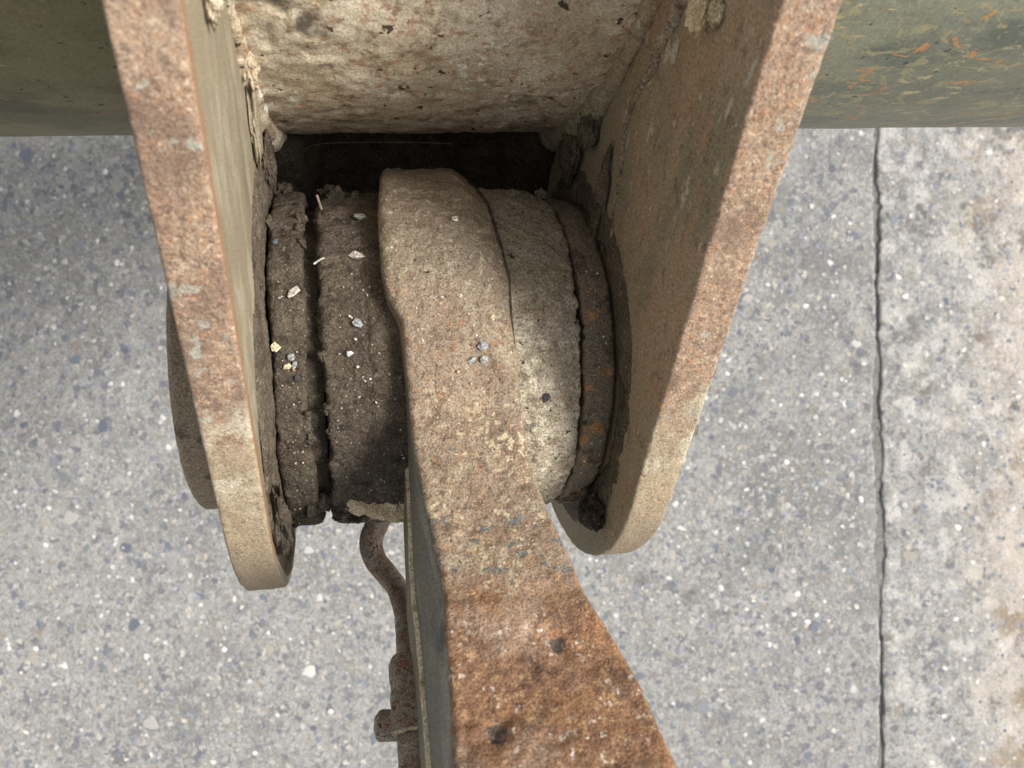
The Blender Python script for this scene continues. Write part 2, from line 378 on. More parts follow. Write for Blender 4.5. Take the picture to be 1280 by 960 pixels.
for side, nm, m in ((-1, 'concrete_slab', M_conL), (1, 'concrete_slab', M_conR)):
    v, q = slab(side)
    o = link(nm, mesh(nm, v, q, m)); tag(o, kind='structure'); sl[side] = o
    o['label'] = 'grey concrete slab with exposed stones, left of the joint' if side < 0 else 'paler rougher concrete slab right of the joint'

# exposed aggregate: angular stones ground flush with the slab
rng = random.Random(5)
stone_cols = [(.16, .18, .225), (.21, .23, .28), (.28, .295, .33), (.35, .355, .36), (.62, .615, .60), (.72, .71, .69), (.50, .48, .45), (.24, .27, .28), (.43, .40, .36)]
M_stones = [make_mat('aggregate_' + n, c, [((c[0] * 1.3, c[1] * 1.3, c[2] * 1.28), 90, .5, .62, dict(det=5, off=i)), ((c[0] * .7, c[1] * .7, c[2] * .72), 140, .56, .66, dict(det=5, off=i + 4))], rough=.75, bumps=[(200, .001, {})], grain=(500, .15, .0003))
            for i, (n, c) in enumerate(zip(['slate', 'bluegrey', 'grey', 'palegrey', 'white', 'quartz', 'buff', 'green', 'sand'], stone_cols))]
wts = [3, 5, 6, 7, 2.2, .9, 6, 1, 6]
def stone_geo(r):
    n = r.randint(5, 7); a0 = r.random() * 6.3; el = r.uniform(.38, .95)
    ang = sorted([a0 + (k + r.uniform(-.38, .38)) * 6.283 / n for k in range(n)])
    rr = [r.uniform(.60, 1.12) for _ in ang]
    v = []
    for sc, z in ((1.0, -.30), (1.0, .03), (.86, .085)):
        for a, q in zip(ang, rr): v.append((q * sc * math.cos(a), q * sc * el * math.sin(a), z + r.uniform(-.01, .01)))
    f = []
    for l in (0, 1):
        for k in range(n): f.append([l * n + k, l * n + (k + 1) % n, (l + 1) * n + (k + 1) % n, (l + 1) * n + k])
    f.append([2 * n + k for k in range(n)])
    return np.array(v), f
protos = [stone_geo(rng) for _ in range(14)]
pm = {}
def gz(x, y, side):
    p = np.array([[x, y, 0.]])
    a = .0030 if side > 0 else .0014
    h = a * fbm(p, 26, 4, 3) + .0035 * fbm(p, 3.1, 2, 8)
    if side > 0: h = h + .0025 * np.clip(fbm(p, 14, 4, 21), 0, 1)
    return float(h[0])
placed = []
def free(x, y, r):
    for (a, b, c) in placed:
        if (a - x) ** 2 + (b - y) ** 2 < (c + r) ** 2 * .8: return False
    return True
cnt = 0; tries = 0
while cnt < 300 and tries < 8000:
    tries += 1
    x = rng.uniform(-.92, .95); y = rng.uniform(-.70, .46)
    # hidden behind the lugs and the pipe: skip
    if -.33 < x < .22 and y > -.15: continue
    if x > .66 and rng.random() < .55: continue
    r = .0065 + .0095 * rng.random() ** 2.0
    jx = float(joint_x(y))
    if abs(x - jx) < r + .010 or not free(x, y, r): continue
    placed.append((x, y, r)); side = 1 if x > jx else -1
    pi = rng.randrange(14); mi = rng.choices(range(9), wts)[0]
    if (pi, mi) not in pm: pm[(pi, mi)] = mesh('stone', protos[pi][0], protos[pi][1], M_stones[mi], False)
    o = link('stone', pm[(pi, mi)], sl[side]); o.location = (x, y, gz(x, y, side) - .0003)
    o.rotation_euler = (0, 0, rng.uniform(0, 6.28)); o.scale = (r, r, r * .75)
    cnt += 1
for side in (-1, 1):
    V = []; F = []; MI = []; off = 0
    N = 9000 if side < 0 else 2000
    xs = np.array([rng.uniform(-1.0, .62) if side < 0 else rng.uniform(.66, 1.05) for _ in range(N)])
    ys = np.array([rng.uniform(-.75, .5) for _ in range(N)])
    P = np.stack([xs, ys, xs * 0], -1); a = .0030 if side > 0 else .0014
    H = a * fbm(P, 26, 4, 3) + .0035 * fbm(P, 3.1, 2, 8) + (.0025 * np.clip(fbm(P, 14, 4, 21), 0, 1) if side > 0 else 0)
    JX = joint_x(ys)
    for x, y, h, jx in zip(xs, ys, H, JX):
        if abs(x - jx) < .009: continue
        if -.30 < x < .18 and y > -.12: continue
        r = .0024 + .0046 * rng.random() ** 1.6
        pv, pf = protos[rng.randrange(14)]; c, s = math.cos(x * 977), math.sin(x * 977)
        q = pv * r; V.append(np.stack([q[:, 0] * c - q[:, 1] * s + x, q[:, 0] * s + q[:, 1] * c + y, q[:, 2] * .6 + h], -1))
        F += [[k + off for k in ff] for ff in pf]; MI += [rng.choices(range(9), wts)[0]] * len(pf); off += len(pv)
    o = link('fine_aggregate', mesh('fine_aggregate', np.concatenate(V), F, M_stones, False, MI), sl[side]); tag(o, kind='stuff')

# ------------------------------------------------------------------ local frame of the joint (x along pin, y up the lugs, z to the viewer)
nX = Vector((0.97728954, 0.050684006, -0.205757833)); vY = Vector((0.0957027253, 0.7607473207, 0.6419536606)); wZ = Vector((0.189066503, -0.647066183, 0.738619802))
ORG = Vector((-0.03952762, 0.017122423, CAM_H - .45))
R3 = Matrix((nX, vY, wZ)).transposed()
FR = R3.to_4x4(); FR.translation = ORG; FI = FR.inverted()
npR = np.array(R3); npO = np.array(ORG)
CL = np.array(FI @ Vector((0, 0, CAM_H)))           # the viewpoint in the local frame
def lray(px, py):                                    # direction of a sight line in the local frame
    d = np.array([(px - 640) / 961., (480 - py) / 961., -1.]); return npR.T @ d
def on_plane(px, py, s):                             # where that sight line meets the plane x = s
    d = lray(px, py); t = (s - CL[0]) / d[0]; return CL + d * t
def on_cyl(px, py, R, cy=0., cz=0.):
    d = lray(px, py); a = d[1] ** 2 + d[2] ** 2; b = 2 * (d[1] * (CL[1] - cy) + d[2] * (CL[2] - cz)); c = (CL[1] - cy) ** 2 + (CL[2] - cz) ** 2 - R * R
    D = max(b * b - 4 * a * c, 0); return CL + d * ((-b - math.sqrt(D)) / (2 * a))
def loc2px(P):
    w = npR @ np.asarray(P) + npO; z = CAM_H - w[2]; return 640 + 961 * w[0] / z, 480 - 961 * w[1] / z
def root(name, label, cat, at=(0, 0, 0), group=None):
    o = bpy.data.objects.new(name, None); COL.objects.link(o); o.empty_display_size = .02
    m = FR.copy(); m.translation = FR @ Vector(at); o.matrix_world = m; o['at'] = list(at); del o['at']
    return tag(o, label, cat, group)
SLI, SLO, SRI, SRO, RT = -.0930, -.1123, .0764, .0974, .1227
PY, PZ, PR = .30, -.17, .22

bracket = root('lug_bracket', 'green steel pipe with two tapering rusty edged lug plates and rough tan middle', 'steel bracket')

# pipe
def py_at(x): return PY + .0015 + .027 * np.clip(x, -1, 1)      # the pipe runs a touch askew to the lugs
def arc_frame(x, th, r): return np.stack(np.broadcast_arrays(x, py_at(x) + r * np.cos(th), PZ + r * np.sin(th)), -1)
def pipe():
    xs = np.concatenate([np.linspace(-1.0, -.35, 14)[:-1], np.arange(-.35, .45, .0022), np.linspace(.45, .80, 8)])
    # finer on the side that is seen: from the underside tangent up towards the viewer
    th = np.concatenate([np.linspace(math.radians(40), math.radians(220), 420), np.linspace(math.radians(220), math.radians(400), 60)[1:-1]])
    X, T = np.meshgrid(xs, th, indexing='ij'); P = arc_frame(X, T, PR)
    mid = sm(X, SLI - .001, SLI + .002) * (1 - sm(X, SRI - .002, SRI + .001))
    h = mid * (.0012 * fbm(P, 60, 4, 2) + .0010 * fbm(P, 200, 3, 4)) + (1 - mid) * .0004 * fbm(P, 30, 3, 5)
    # flaked pits in the tan crust
    h = h - mid * .0016 * np.clip((fbm(P, 75, 3, 44) - .42) * 6, 0, 1)
    P = arc_frame(X, T, PR + h)
    V, Q = grid(P, wv=True)
    M = len(xs); N = len(th)
    i = Q[:, 0] // N; xm = xs[np.minimum(i, M - 2)]
    mi = np.where(xm < (SLI + SLO) / 2, 0, np.where(xm < (SRI + SRO) / 2, 1, 2))
    ends = [list(range(N)), list(range((M - 1) * N, M * N))[::-1]]
    F = [*Q.tolist(), *ends]
    return mesh('pipe', V, F, [M_pipeL, M_pipeC, M_pipeR], True, list(mi) + [0, 2])
pp = link('pipe', pipe(), bracket)

# lug plates
def outline():
    pts = []
    top = .47
    pts += [(top, .02), (.45, .060), (.40, .105), (.36, .1185), (.33, RT)]
    base = [(y, RT) for y in np.arange(.328, 0, -.002)]
    arc = [(-RT * math.sin(a), RT * math.cos(a)) for a in np.arange(0, math.pi, .016)]
    back = [(y, -RT) for y in np.arange(0, .20, .004)] + [(y, -RT) for y in np.arange(.20, .30, .02)] + [(.47, -.11)]
    pl = np.array(pts[:-1] + base + arc + back); return pl
def plate(x0, x1, inner, mats, seed):
    o2 = outline(); n = len(o2)
    t = np.roll(o2, -1, 0) - np.roll(o2, 1, 0); t /= np.linalg.norm(t, axis=1)[:, None]
    nr = np.stack([-t[:, 1], t[:, 0]], -1)          # outward?
    c = o2.mean(0); 
    if ((o2 - c) * nr).sum() < 0: nr = -nr
    b = .0016
    prof = [(0, b)] + [(b * (1 - math.cos(a)), b * (1 - math.sin(a))) for a in (math.pi / 6, math.pi / 3, math.pi / 2)]
    k = 14; w = x1 - x0
    prof += [(b + (w - 2 * b) * i / k, 0) for i in range(1, k)]
    prof += [(w - b * (1 - math.cos(a)), b * (1 - math.sin(a))) for a in (math.pi / 2, math.pi / 3, math.pi / 6)] + [(w, b)]
    rows = [(0 if True else 0, q) for q in (.02, .006)]
    full = [(0, .012), (0, .005)] + prof + [(w, .005), (w, .012)]
    P = np.zeros((n, len(full), 3))
    for j, (dx, ins) in enumerate(full):
        P[:, j, 0] = x0 + dx; P[:, j, 1:] = o2 - nr * ins
    band = np.array([1.0 if 2 <= j < len(full) - 2 else 0.0 for j in range(len(full))])
    d = .0005 * fbm(P, 260, 3, seed) + .0007 * fbm(P, 70, 3, seed + 3)
    ce = np.array([math.sin(math.pi * np.clip(q[0] / w, 0, 1)) for q in full]); 
    nick = .0010 * np.clip(fbm(P, 110, 3, seed + 9) - .15, 0, 1) * (1 - ce)[None, :] * band
    d = d * band - nick
    P[:, :, 1] += nr[:, None, 0] * d; P[:, :, 2] += nr[:, None, 1] * d
    V, Q = grid(P, wu=True)
    L = len(full); jj = Q[:, 0] % L
    mi = np.where(jj < 3, 1, np.where(jj >= L - 4, 2, 0))
    F = Q.tolist() + [[i * L for i in range(n)][::-1], [i * L + L - 1 for i in range(n)]]
    mi = list(mi) + [1, 2]
    return mesh('lug_plate', V, F, mats, True, mi)
pl_L = link('lug_plate', plate(SLO, SLI, 1, [M_edge, M_out, M_inL], 5), bracket)
pl_L['label'] = 'lug plate with a bright tan inner face'
pl_R = link('lug_plate', plate(SRI, SRO, -1, [M_edge, M_inR, M_out], 50), bracket)
pl_R['label'] = 'lug plate with a brown rusty inner face'
for o in (pl_L, pl_R):
    for p in o.data.polygons:
        if len(p.vertices) > 4: p.use_smooth = False

# generic swept tube along points
def tube(pts, rad, seg=12, seed=0, amp=0., flat=1.0, sc=200, cap=True):
    pts = np.array(pts, float); n = len(pts); rad = np.broadcast_to(rad, (n,))
    t = np.gradient(pts, axis=0); t /= np.linalg.norm(t, axis=1)[:, None] + 1e-12
    ref = np.array([0, 0, 1.]) if abs(t[:, 2]).mean() < .8 else np.array([1., 0, 0])
    a = np.cross(t, ref); a /= np.linalg.norm(a, axis=1)[:, None] + 1e-12; b = np.cross(a, t)
    th = np.linspace(0, 2 * math.pi, seg, endpoint=False)
    D = a[:, None] * np.cos(th)[None, :, None] + b[:, None] * np.sin(th)[None, :, None] * flat
    P = pts[:, None] + D * rad[:, None, None]
    if amp: P = P + D * (amp * fbm(P, sc, 4, seed))[..., None]
    V, Q = grid(P, wv=True, flip=False)
    F = Q.tolist()
    if cap: F += [list(range(seg)), list(range((n - 1) * seg, n * seg))[::-1]]
    return V, F
def smooth_path(pts, n, r=None):
    pts = np.array(pts, float); m = len(pts); t = np.arange(m)
    tt = np.linspace(0, m - 1, n); i = np.clip(tt.astype(int), 0, m - 2); f = (tt - i)[:, None]
    g = lambda k: pts[np.clip(i + k, 0, m - 1)]
    p0, p1, p2, p3 = g(-1), g(0), g(1), g(2)
    P = .5 * (2 * p1 + (p2 - p0) * f + (2 * p0 - 5 * p1 + 4 * p2 - p3) * f ** 2 + (3 * p1 - p0 - 3 * p2 + p3) * f ** 3)
    return P if r is None else (P, np.interp(tt, t, r))

# weld beads where the plates meet the pipe
for x, mt, rr in ((SLI + .000, M_pipeC, .0030), (SRI - .001, M_inR, .0045), (SLO - .002, M_pipeL, .006), (SRO + .001, M_pipeR, .005)):
    th = np.linspace(math.radians(62), math.radians(235), 420)
    pts = np.stack([th * 0 + x, py_at(x) + (PR + .0005) * np.cos(th), PZ + (PR + .0005) * np.sin(th)], -1)
    gw = (sm(th, math.radians(118), math.radians(158)) * .007) if mt in (M_pipeC, M_inR) else 0
    V, F = tube(pts, (rr + gw) * (1 + .25 * fbm(pts, 45, 3, 8)), 28, 3, .0022, 1, 190)
    fi = [1 if (len(f) > 4 or f[0] // 28 > 255 + 22 * math.sin(f[0] % 28)) and mt in (M_pipeC, M_inR) else 0 for f in F]
    link('weld_bead', mesh('weld_bead', V, F, [mt, M_mud], True, fi), bracket)

# web that closes the gap behind the eye
def rough_slab(x0, x1, y0, y1, z0, z1, m, name, seed=1, amp=.0015, step=.004, parent=None):
    nx, ny = max(2, int((x1 - x0) / step)), max(2, int((y1 - y0) / step))
    X, Y = np.meshgrid(np.linspace(x0, x1, nx), np.linspace(y0, y1, ny), indexing='ij')
    P = np.stack([X, Y, X * 0 + z1], -1); P[..., 2] += amp * fbm(P, 60, 4, seed)
    B = P.copy(); B[..., 2] = z0
    V1, Q1 = grid(P); V2, Q2 = grid(B, flip=True); o = len(V1)
    F = Q1.tolist() + (Q2 + o).tolist()
    for k in range(nx - 1):
        F += [[k * ny, o + k * ny, o + (k + 1) * ny, (k + 1) * ny], [(k + 1) * ny - 1, (k + 2) * ny - 1, o + (k + 2) * ny - 1, o + (k + 1) * ny - 1]]
    for k in range(ny - 1):
        a = (nx - 1) * ny
        F += [[k, k + 1, o + k + 1, o + k], [a + k, o + a + k, o + a + k + 1, a + k + 1]]
    return link(name, mesh(name, np.concatenate([V1, V2]), F, m), parent)
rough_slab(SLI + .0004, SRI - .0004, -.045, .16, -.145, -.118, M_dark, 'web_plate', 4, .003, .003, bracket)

# mud that rounds off the inner corners of the recess
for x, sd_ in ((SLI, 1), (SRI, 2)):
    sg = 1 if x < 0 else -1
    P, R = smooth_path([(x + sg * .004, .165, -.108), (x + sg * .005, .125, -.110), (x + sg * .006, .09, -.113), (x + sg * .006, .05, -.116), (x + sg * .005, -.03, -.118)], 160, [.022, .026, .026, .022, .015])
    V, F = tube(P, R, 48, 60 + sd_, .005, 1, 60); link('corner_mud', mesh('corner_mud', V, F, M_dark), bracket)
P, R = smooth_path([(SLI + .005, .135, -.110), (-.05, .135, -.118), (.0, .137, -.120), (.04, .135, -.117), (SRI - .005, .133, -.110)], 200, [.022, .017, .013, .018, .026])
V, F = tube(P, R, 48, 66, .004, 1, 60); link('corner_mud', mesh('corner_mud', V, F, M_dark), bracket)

# mud skins caked on the inner faces round the rings
def ring_lathe(prof, name, m, seed, amp, sc=90, parent=None, fine=.5, n=560, edge_amp=0., amp2=0., lump=None, th0=0, th1=2 * math.pi):
    """prof: list of (x, r) resampled; displacement grows at the rims"""
    prof = np.array(prof, float); d = np.r_[0, np.cumsum(np.hypot(*np.diff(prof, axis=0).T))]
    k = max(8, int(d[-1] / .0012)); tt = np.linspace(0, d[-1], k)
    x = np.interp(tt, d, prof[:, 0]); r = np.interp(tt, d, prof[:, 1])
    full = abs(th1 - th0 - 2 * math.pi) < 1e-6
    th = np.linspace(th0, th1, n, endpoint=not full)
    X, T = np.meshgrid(x, th, indexing='ij'); Rr = np.repeat(r[:, None], n, 1)
    P = np.stack([X, Rr * np.cos(T), Rr * np.sin(T)], -1)
    g = np.stack([np.gradient(r), -np.gradient(x)], -1); g /= np.linalg.norm(g, axis=1)[:, None] + 1e-9   # (dx, dr) normal
    g = -g if (g[:, 1].sum() < 0) else g
    h = amp * fbm(P, sc, 4, seed) + fine * amp * fbm(P, sc * 4, 3, seed + 5) + amp2 * fbm(P, 22, 3, seed + 8)
    if lump is not None: h = h + lump(X, T, P)
    eg = np.abs(g[:, 0])[:, None]
    h = h + edge_amp * eg * (.35 * fbm(P, 300, 4, seed + 6) + .75 * fbm(P, 55, 3, seed + 7))
    X2 = X + g[:, 0:1] * h; R2 = Rr + g[:, 1:2] * h
    P = np.stack([X2, R2 * np.cos(T), R2 * np.sin(T)], -1)
    V, Q = grid(P, wv=full, flip=True)
    return link(name, mesh(name, V, Q, m), parent)
ring_lathe([(SLI - .001, .117), (SLI + .0006, .114), (SLI + .0022, .101), (SLI + .0030, .094), (SLI + .003, .088), (SLI - .001, .08)], 'mud_skin', M_mudlip, 12, .0009, 150, bracket, amp2=.0022)
ring_lathe([(SRI + .001, .106), (SRI - .0004, .103), (SRI - .0014, .096), (SRI - .0016, .091), (SRI - .001, .087), (SRI + .001, .082)], 'mud_skin', M_mudlip, 23, .0009, 150, bracket, amp2=.002)

# pin head outside the left lug
ring_lathe([(-.1365, .001), (-.1365, .070), (-.1350, .0765), (-.133, .0785), (-.112, .0785)], 'pin_head', M_boss, 31, .0003, 90, bracket)

# ------------------------------------------------------------------ spacer rings
ringL = root('spacer_ring', 'mud packed spacer ring on the left, against the tan lug plate', 'spacer ring')
xl0 = SLI + .0062
ring_lathe([(xl0 - .002, .070), (xl0 - .002, .0895), (xl0 - .0012, .0908), (xl0, .0914), (-.0760, .0916), (-.0745, .0910), (-.0738, .0895), (-.0738, .070)], 'mud_crust', M_mud, 41, .0011, 130, ringL, edge_amp=.0022, amp2=.0012, fine=.7, n=760)
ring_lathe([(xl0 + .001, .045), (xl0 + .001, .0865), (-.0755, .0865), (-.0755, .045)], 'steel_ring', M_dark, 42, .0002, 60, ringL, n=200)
ringR = root('spacer_ring', 'muddy spacer ring on the right, orange rust showing against the brown lug', 'spacer ring')
ring_lathe([(.0578, .060), (.0578, .0865), (.0582, .0880), (.0592, .0888), (.0660, .0886), (.0725, .0872), (.0738, .0862), (.0741, .084), (.0741, .060)], 'mud_crust', M_ringR, 51, .0009, 110, ringR, edge_amp=.0010, amp2=.0010, fine=.6, n=760)
pin = root('pivot_pin', 'dark round pin hidden between the rings, seen in the narrow gaps', 'pivot pin')
ring_lathe([(SLI - .012, .001), (SLI - .012, .060), (SRI + .010, .060), (SRI + .010, .001)], 'pin_shaft', M_dark, 61, .0002, 60, pin, n=160)
ring_lathe([(-.0748, .055), (-.0748, .0825), (-.0668, .0825), (-.0668, .055)], 'seal', M_dark, 62, .0003, 60, pin, n=300)

# ------------------------------------------------------------------ the arm with its eye
arm = root('linkage_arm', 'heavy rusty forged arm with round eye, reaching toward the viewer', 'linkage arm')
def lumpL(X, T, P): return .0015 * np.clip(fbm(P, 45, 3, 77), 0, 1) + .001 * (X > -.045)
ring_lathe([(-.0665, .058), (-.0665, .0865), (-.0660, .0895), (-.0645, .0908), (-.03, .0915), (.0, .0915)], 'eye_collar', M_mud, 71, .0013, 120, arm, edge_amp=.003, amp2=.0016, lump=lumpL, fine=.7, n=760)['label'] = 'left side of the eye under dark caked mud'
ring_lathe([(.0, .0945), (.022, .0945), (.034, .0935), (.0465, .0915), (.0540, .0895), (.0562, .0882), (.0570, .086), (.0570, .058)], 'eye_collar', M_barR, 81, .0019, 110, arm, edge_amp=.0012, amp2=.0022, fine=.7, n=760)['label'] = 'right side of the eye under pale dried clay'

# photo measurements of the bar's edges: (image y, image x)
eL = np.array([(200, 476), (213, 475), (260, 472), (330, 476), (372, 485), (398, 501), (450, 506), (520, 512), (560, 516), (600, 525), (670, 539), (745, 554), (800, 556), (880, 562), (960, 565), (1100, 570), (1300, 575)], float)
eR = np.array([(200, 585), (210, 587), (240, 612), (290, 628), (340, 640), (400, 644), (440, 647), (500, 651), (570, 662), (600, 672), (640, 687), (690, 712), (745, 736), (810, 775), (875, 810), (955, 845), (1100, 900), (1300, 965)], float)
def stations():
    out = []
    RE = .1050
    for a in np.linspace(math.radians(125), math.radians(42), 70):      # angle from z towards +y
        out.append((RE * math.sin(a), RE * math.cos(a)))
    # bar leaves the eye and climbs towards the viewer; world depth chosen per image row
    yy = np.array([500, 560, 620, 680, 745, 800, 880, 960, 1080, 1250.])
    zz = np.array([.3495, .3415, .330, .317, .300, .2865, .2665, .247, .219, .185])
    for y in np.linspace(500, 1250, 150):
        z = np.interp(y, yy, zz); xm = np.interp(y, *(.5 * (np.c_[eL[:, 0], eL[:, 0]])).T[:1], eL[:, 1]) if False else .5 * (np.interp(y, eL[:, 0], eL[:, 1]) + np.interp(y, eR[:, 0], eR[:, 1]))
        L = CL + lray(xm, y) * z; out.append((L[1], L[2]))
    P = np.array(out)
    d = np.r_[0, np.cumsum(np.hypot(*np.diff(P, axis=0).T))]; t = np.arange(0, d[-1], .0010)
    Q = np.stack([np.interp(t, d, P[:, 0]), np.interp(t, d, P[:, 1])], -1)
    for _ in range(110): Q[1:-1] = .25 * Q[:-2] + .5 * Q[1:-1] + .25 * Q[2:]
    return Q
ST = stations()
def s_at(p, edge):
    s = -.03 if edge is eL else .03
    for _ in range(12):
        px, py = loc2px((s, p[0], p[1])); tx = np.interp(py, edge[:, 0], edge[:, 1])
        z = CAM_H - (npR @ np.array((s, p[0], p[1])) + npO)[2]
        s += (tx - px) * z / 961. / .95
    return s
sL = np.array([s_at(p, eL) for p in ST]); sR = np.array([s_at(p, eR) for p in ST])
# behind the crest keep the width
pyc = np.array([loc2px((0, p[0], p[1]))[1] for p in ST]); crest = int(np.argmin(pyc[:90])) 
sL[:crest + 1] = sL[crest + 1]; sR[:crest + 1] = sR[crest + 1]
for A in (sL, sR):
    for _ in range(9): A[1:-1] = .25 * A[:-2] + .5 * A[1:-1] + .25 * A[2:]
tg = np.gradient(ST, axis=0); tg /= np.linalg.norm(tg, axis=1)[:, None]
NRM = np.stack([-tg[:, 1], tg[:, 0]], -1)
if NRM[20] @ ST[20] < 0: NRM = -NRM
# paint/rust boundary station
ib = int(np.argmin(np.abs(pyc[90:] - 748))) + 90
sLs = sL.copy()
for _ in range(900): sLs[1:-1] = .25 * sLs[:-2] + .5 * sLs[1:-1] + .25 * sLs[2:]
TB = .040; LEAN = .0065 * sm(pyc, 520, 700) - .0025 * sm(pyc, 760, 1000)
def arm_mesh():
    M = len(ST); T = TB; cr = .0030; ln = LEAN
    sec = [('L', T, 0)] + [('L', q, 0) for q in np.linspace(T - .002, cr, 12)]
    sec += [('L', cr * (1 - math.sin(a)), cr * (1 - math.cos(a))) for a in np.linspace(.2, math.pi / 2, 5)]
    k = 64
    mid = [('M', 0, i / k) for i in range(1, k)]
    sec += mid + [('R', cr * (1 - math.sin(a)), cr * (1 - math.cos(a))) for a in np.linspace(math.pi / 2, .2, 5)]
    sec += [('R', q, 0) for q in np.linspace(cr, T - .002, 12)] + [('R', T, 0)]
    P = np.zeros((M, len(sec), 3)); top = np.zeros(len(sec))
    y_img = pyc
    for j, (kd, dep, q) in enumerate(sec):
        if kd == 'L': cq = float(np.clip((dep - cr) / (T - cr), 0, 1)); s = sL * (1 - cq) + sLs * cq + q - ln * cq
        elif kd == 'R': s = sR - q
        else: s = (sL + cr) + (sR - sL - 2 * cr) * q
        # sloping shoulder on the right of the ridge
        extra = 0
        P[:, j, 0] = s; P[:, j, 1:] = ST - NRM * dep
        top[j] = 1 if kd == 'M' or dep < cr else .35
    h = .0011 * fbm(P, 70, 4, 3) + .0007 * fbm(P, 260, 3, 6) + .0016 * fbm(P, 22, 2, 12)
    rust = np.zeros(M); rust[ib:] = 1; rust = sm(np.arange(M), ib - 3, ib + 4)[:, None]
    h = h + rust * (.0012 + .0016 * fbm(P, 55, 4, 31))
    # clay fillet softening the flanks of the eye
    soft = sm(pyc, 470, 360)[:, None]
    xs = (P[..., 0] - sL[:, None]) / (sR - sL)[:, None]
    h = h - soft * .0014 * (np.clip(.10 - xs, 0, 1) * 10) ** 2 - soft * .0065 * np.clip((xs - .78) * 4.5, 0, 1) + soft * (.0009 * fbm(P, 130, 4, 71) + .0006 * fbm(P, 420, 2, 72))
    P[..., 1] += NRM[:, None, 0] * h * top; P[..., 2] += NRM[:, None, 1] * h * top
    NV = np.concatenate([np.zeros((M, len(sec), 1)), np.repeat(NRM[:, None], len(sec), 1)], -1).reshape(-1, 3)
    V, Q = grid(P)
    L = len(sec); i = Q[:, 0] // L; j = Q[:, 0] % L
    side = (j < 14) | (j > L - 15)
    # the ragged start of the orange rust follows a noise line
    ctr = V[Q].mean(1)
    pit = np.zeros(len(Q), bool)
    for pp_, rr_, dd_ in DENTS:
        dv = np.linalg.norm(V - pp_, axis=1) * (1 + .35 * fbm(V, 190, 3, 61)); V = V - NV * (dd_ * np.exp(-(dv / rr_) ** 4))[:, None]
        pit |= np.linalg.norm(ctr - pp_, axis=1) * (1 + .5 * fbm(ctr, 260, 3, 63)) < rr_ * .95
    jag = (fbm(ctr, 60, 4, 90) * 9)
    mi = np.where(pit, 3, np.where(side & (pyc[i] > 470), 2, np.where(i + jag > ib, 1, 0)))
    F = Q.tolist() + [list(range((M - 1) * L, M * L))]
    return mesh('bar', V, F, [M_arm, M_arm, M_armside, M_pit], True, list(mi) + [1])
def at_bar(px, py):                                 # surface point + normal of the bar under a sight line
    d = lray(px, py); best = None
    for k in range(40, len(ST) - 1):
        den = d[1] * NRM[k, 0] + d[2] * NRM[k, 1]
        t = ((ST[k] - CL[1:]) @ NRM[k]) / den; p = CL + d * t; e = abs((p[1:] - ST[k]) @ tg[k])
        if best is None or e < best[0]: best = (e, p, k)
    return best[1], NRM[best[2]], tg[best[2]]
M_pit = make_mat('pitted_dark_rust', (.11, .08, .065), [((.24, .18, .14), 160, .5, .62, dict(det=5)), ((.05, .035, .03), 130, .56, .66, dict(off=3, det=4))], rough=.6, bumps=[(260, .001, {})])
DENTS = [(at_bar(696, 806)[0], .0034, .0012), (at_bar(622, 918)[0], .0042, .0012)]
bar = link('bar', arm_mesh(), arm)
# web below the bar
M_hiline = make_mat('painted_edge_highlight', (.62, .54, .38), [((.34, .27, .17), 120, .5, .62, dict(det=5))], rough=.5)  # highlight along the web's bevel, painted as a pale strip
def web_mesh():
    i0 = int(np.argmin(np.abs(pyc[90:] - 455))) + 90
    idx = np.arange(i0, len(ST)); n = len(idx)
    T0, T1 = TB - .0015, TB + .045
    lo = sLs[idx] - LEAN[idx] - .0016; hi = np.minimum(sR[idx] - .004, sL[idx] + .05)
    cols = [(lo + .0024, T0), (lo + .0006, T0 + .0002), (lo, T0 + .0014)] + [(lo, q) for q in np.linspace(T0 + .004, T1 - .002, 12)] + [(lo + .001, T1), (hi, T1), (hi, T0)]
    P = np.zeros((n, len(cols), 3))
    for j, (s, dep) in enumerate(cols):
        P[:, j, 0] = s; P[:, j, 1:] = ST[idx] - NRM[idx] * dep
    P[..., 0] += .0002 * fbm(P, 150, 3, 3)
    V, Q = grid(P, flip=False)
    L = len(cols)
    return mesh('web', V, Q.tolist() + [list(range(L)), list(range((n - 1) * L, n * L))[::-1]], [M_web, M_hiline], True, [1 if q[0] % L < 2 else 0 for q in Q] + [0, 0])
link('web', web_mesh(), arm)
# fillet where the web runs into the collar, clay on it with a sunlit patch painted into its pale colour
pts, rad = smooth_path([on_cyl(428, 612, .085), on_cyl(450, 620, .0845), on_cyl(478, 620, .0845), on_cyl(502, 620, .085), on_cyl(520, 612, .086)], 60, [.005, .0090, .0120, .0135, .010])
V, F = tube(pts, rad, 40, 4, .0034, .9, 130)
M_clay_sun = make_mat('clay_and_painted_sun', (.60, .48, .30), [((.74, .64, .45), 90, .45, .6, dict(det=5)), ((.22, .17, .115), 120, .54, .66, dict(off=3, det=5))], bumps=[(300, .0014, dict(det=5)), (90, .002, {})])  # paints sunlight on the fillet and ledge; plain clay on the clumps
link('painted_sun_fillet', mesh('painted_sun_fillet', V, F, M_clay_sun), arm)
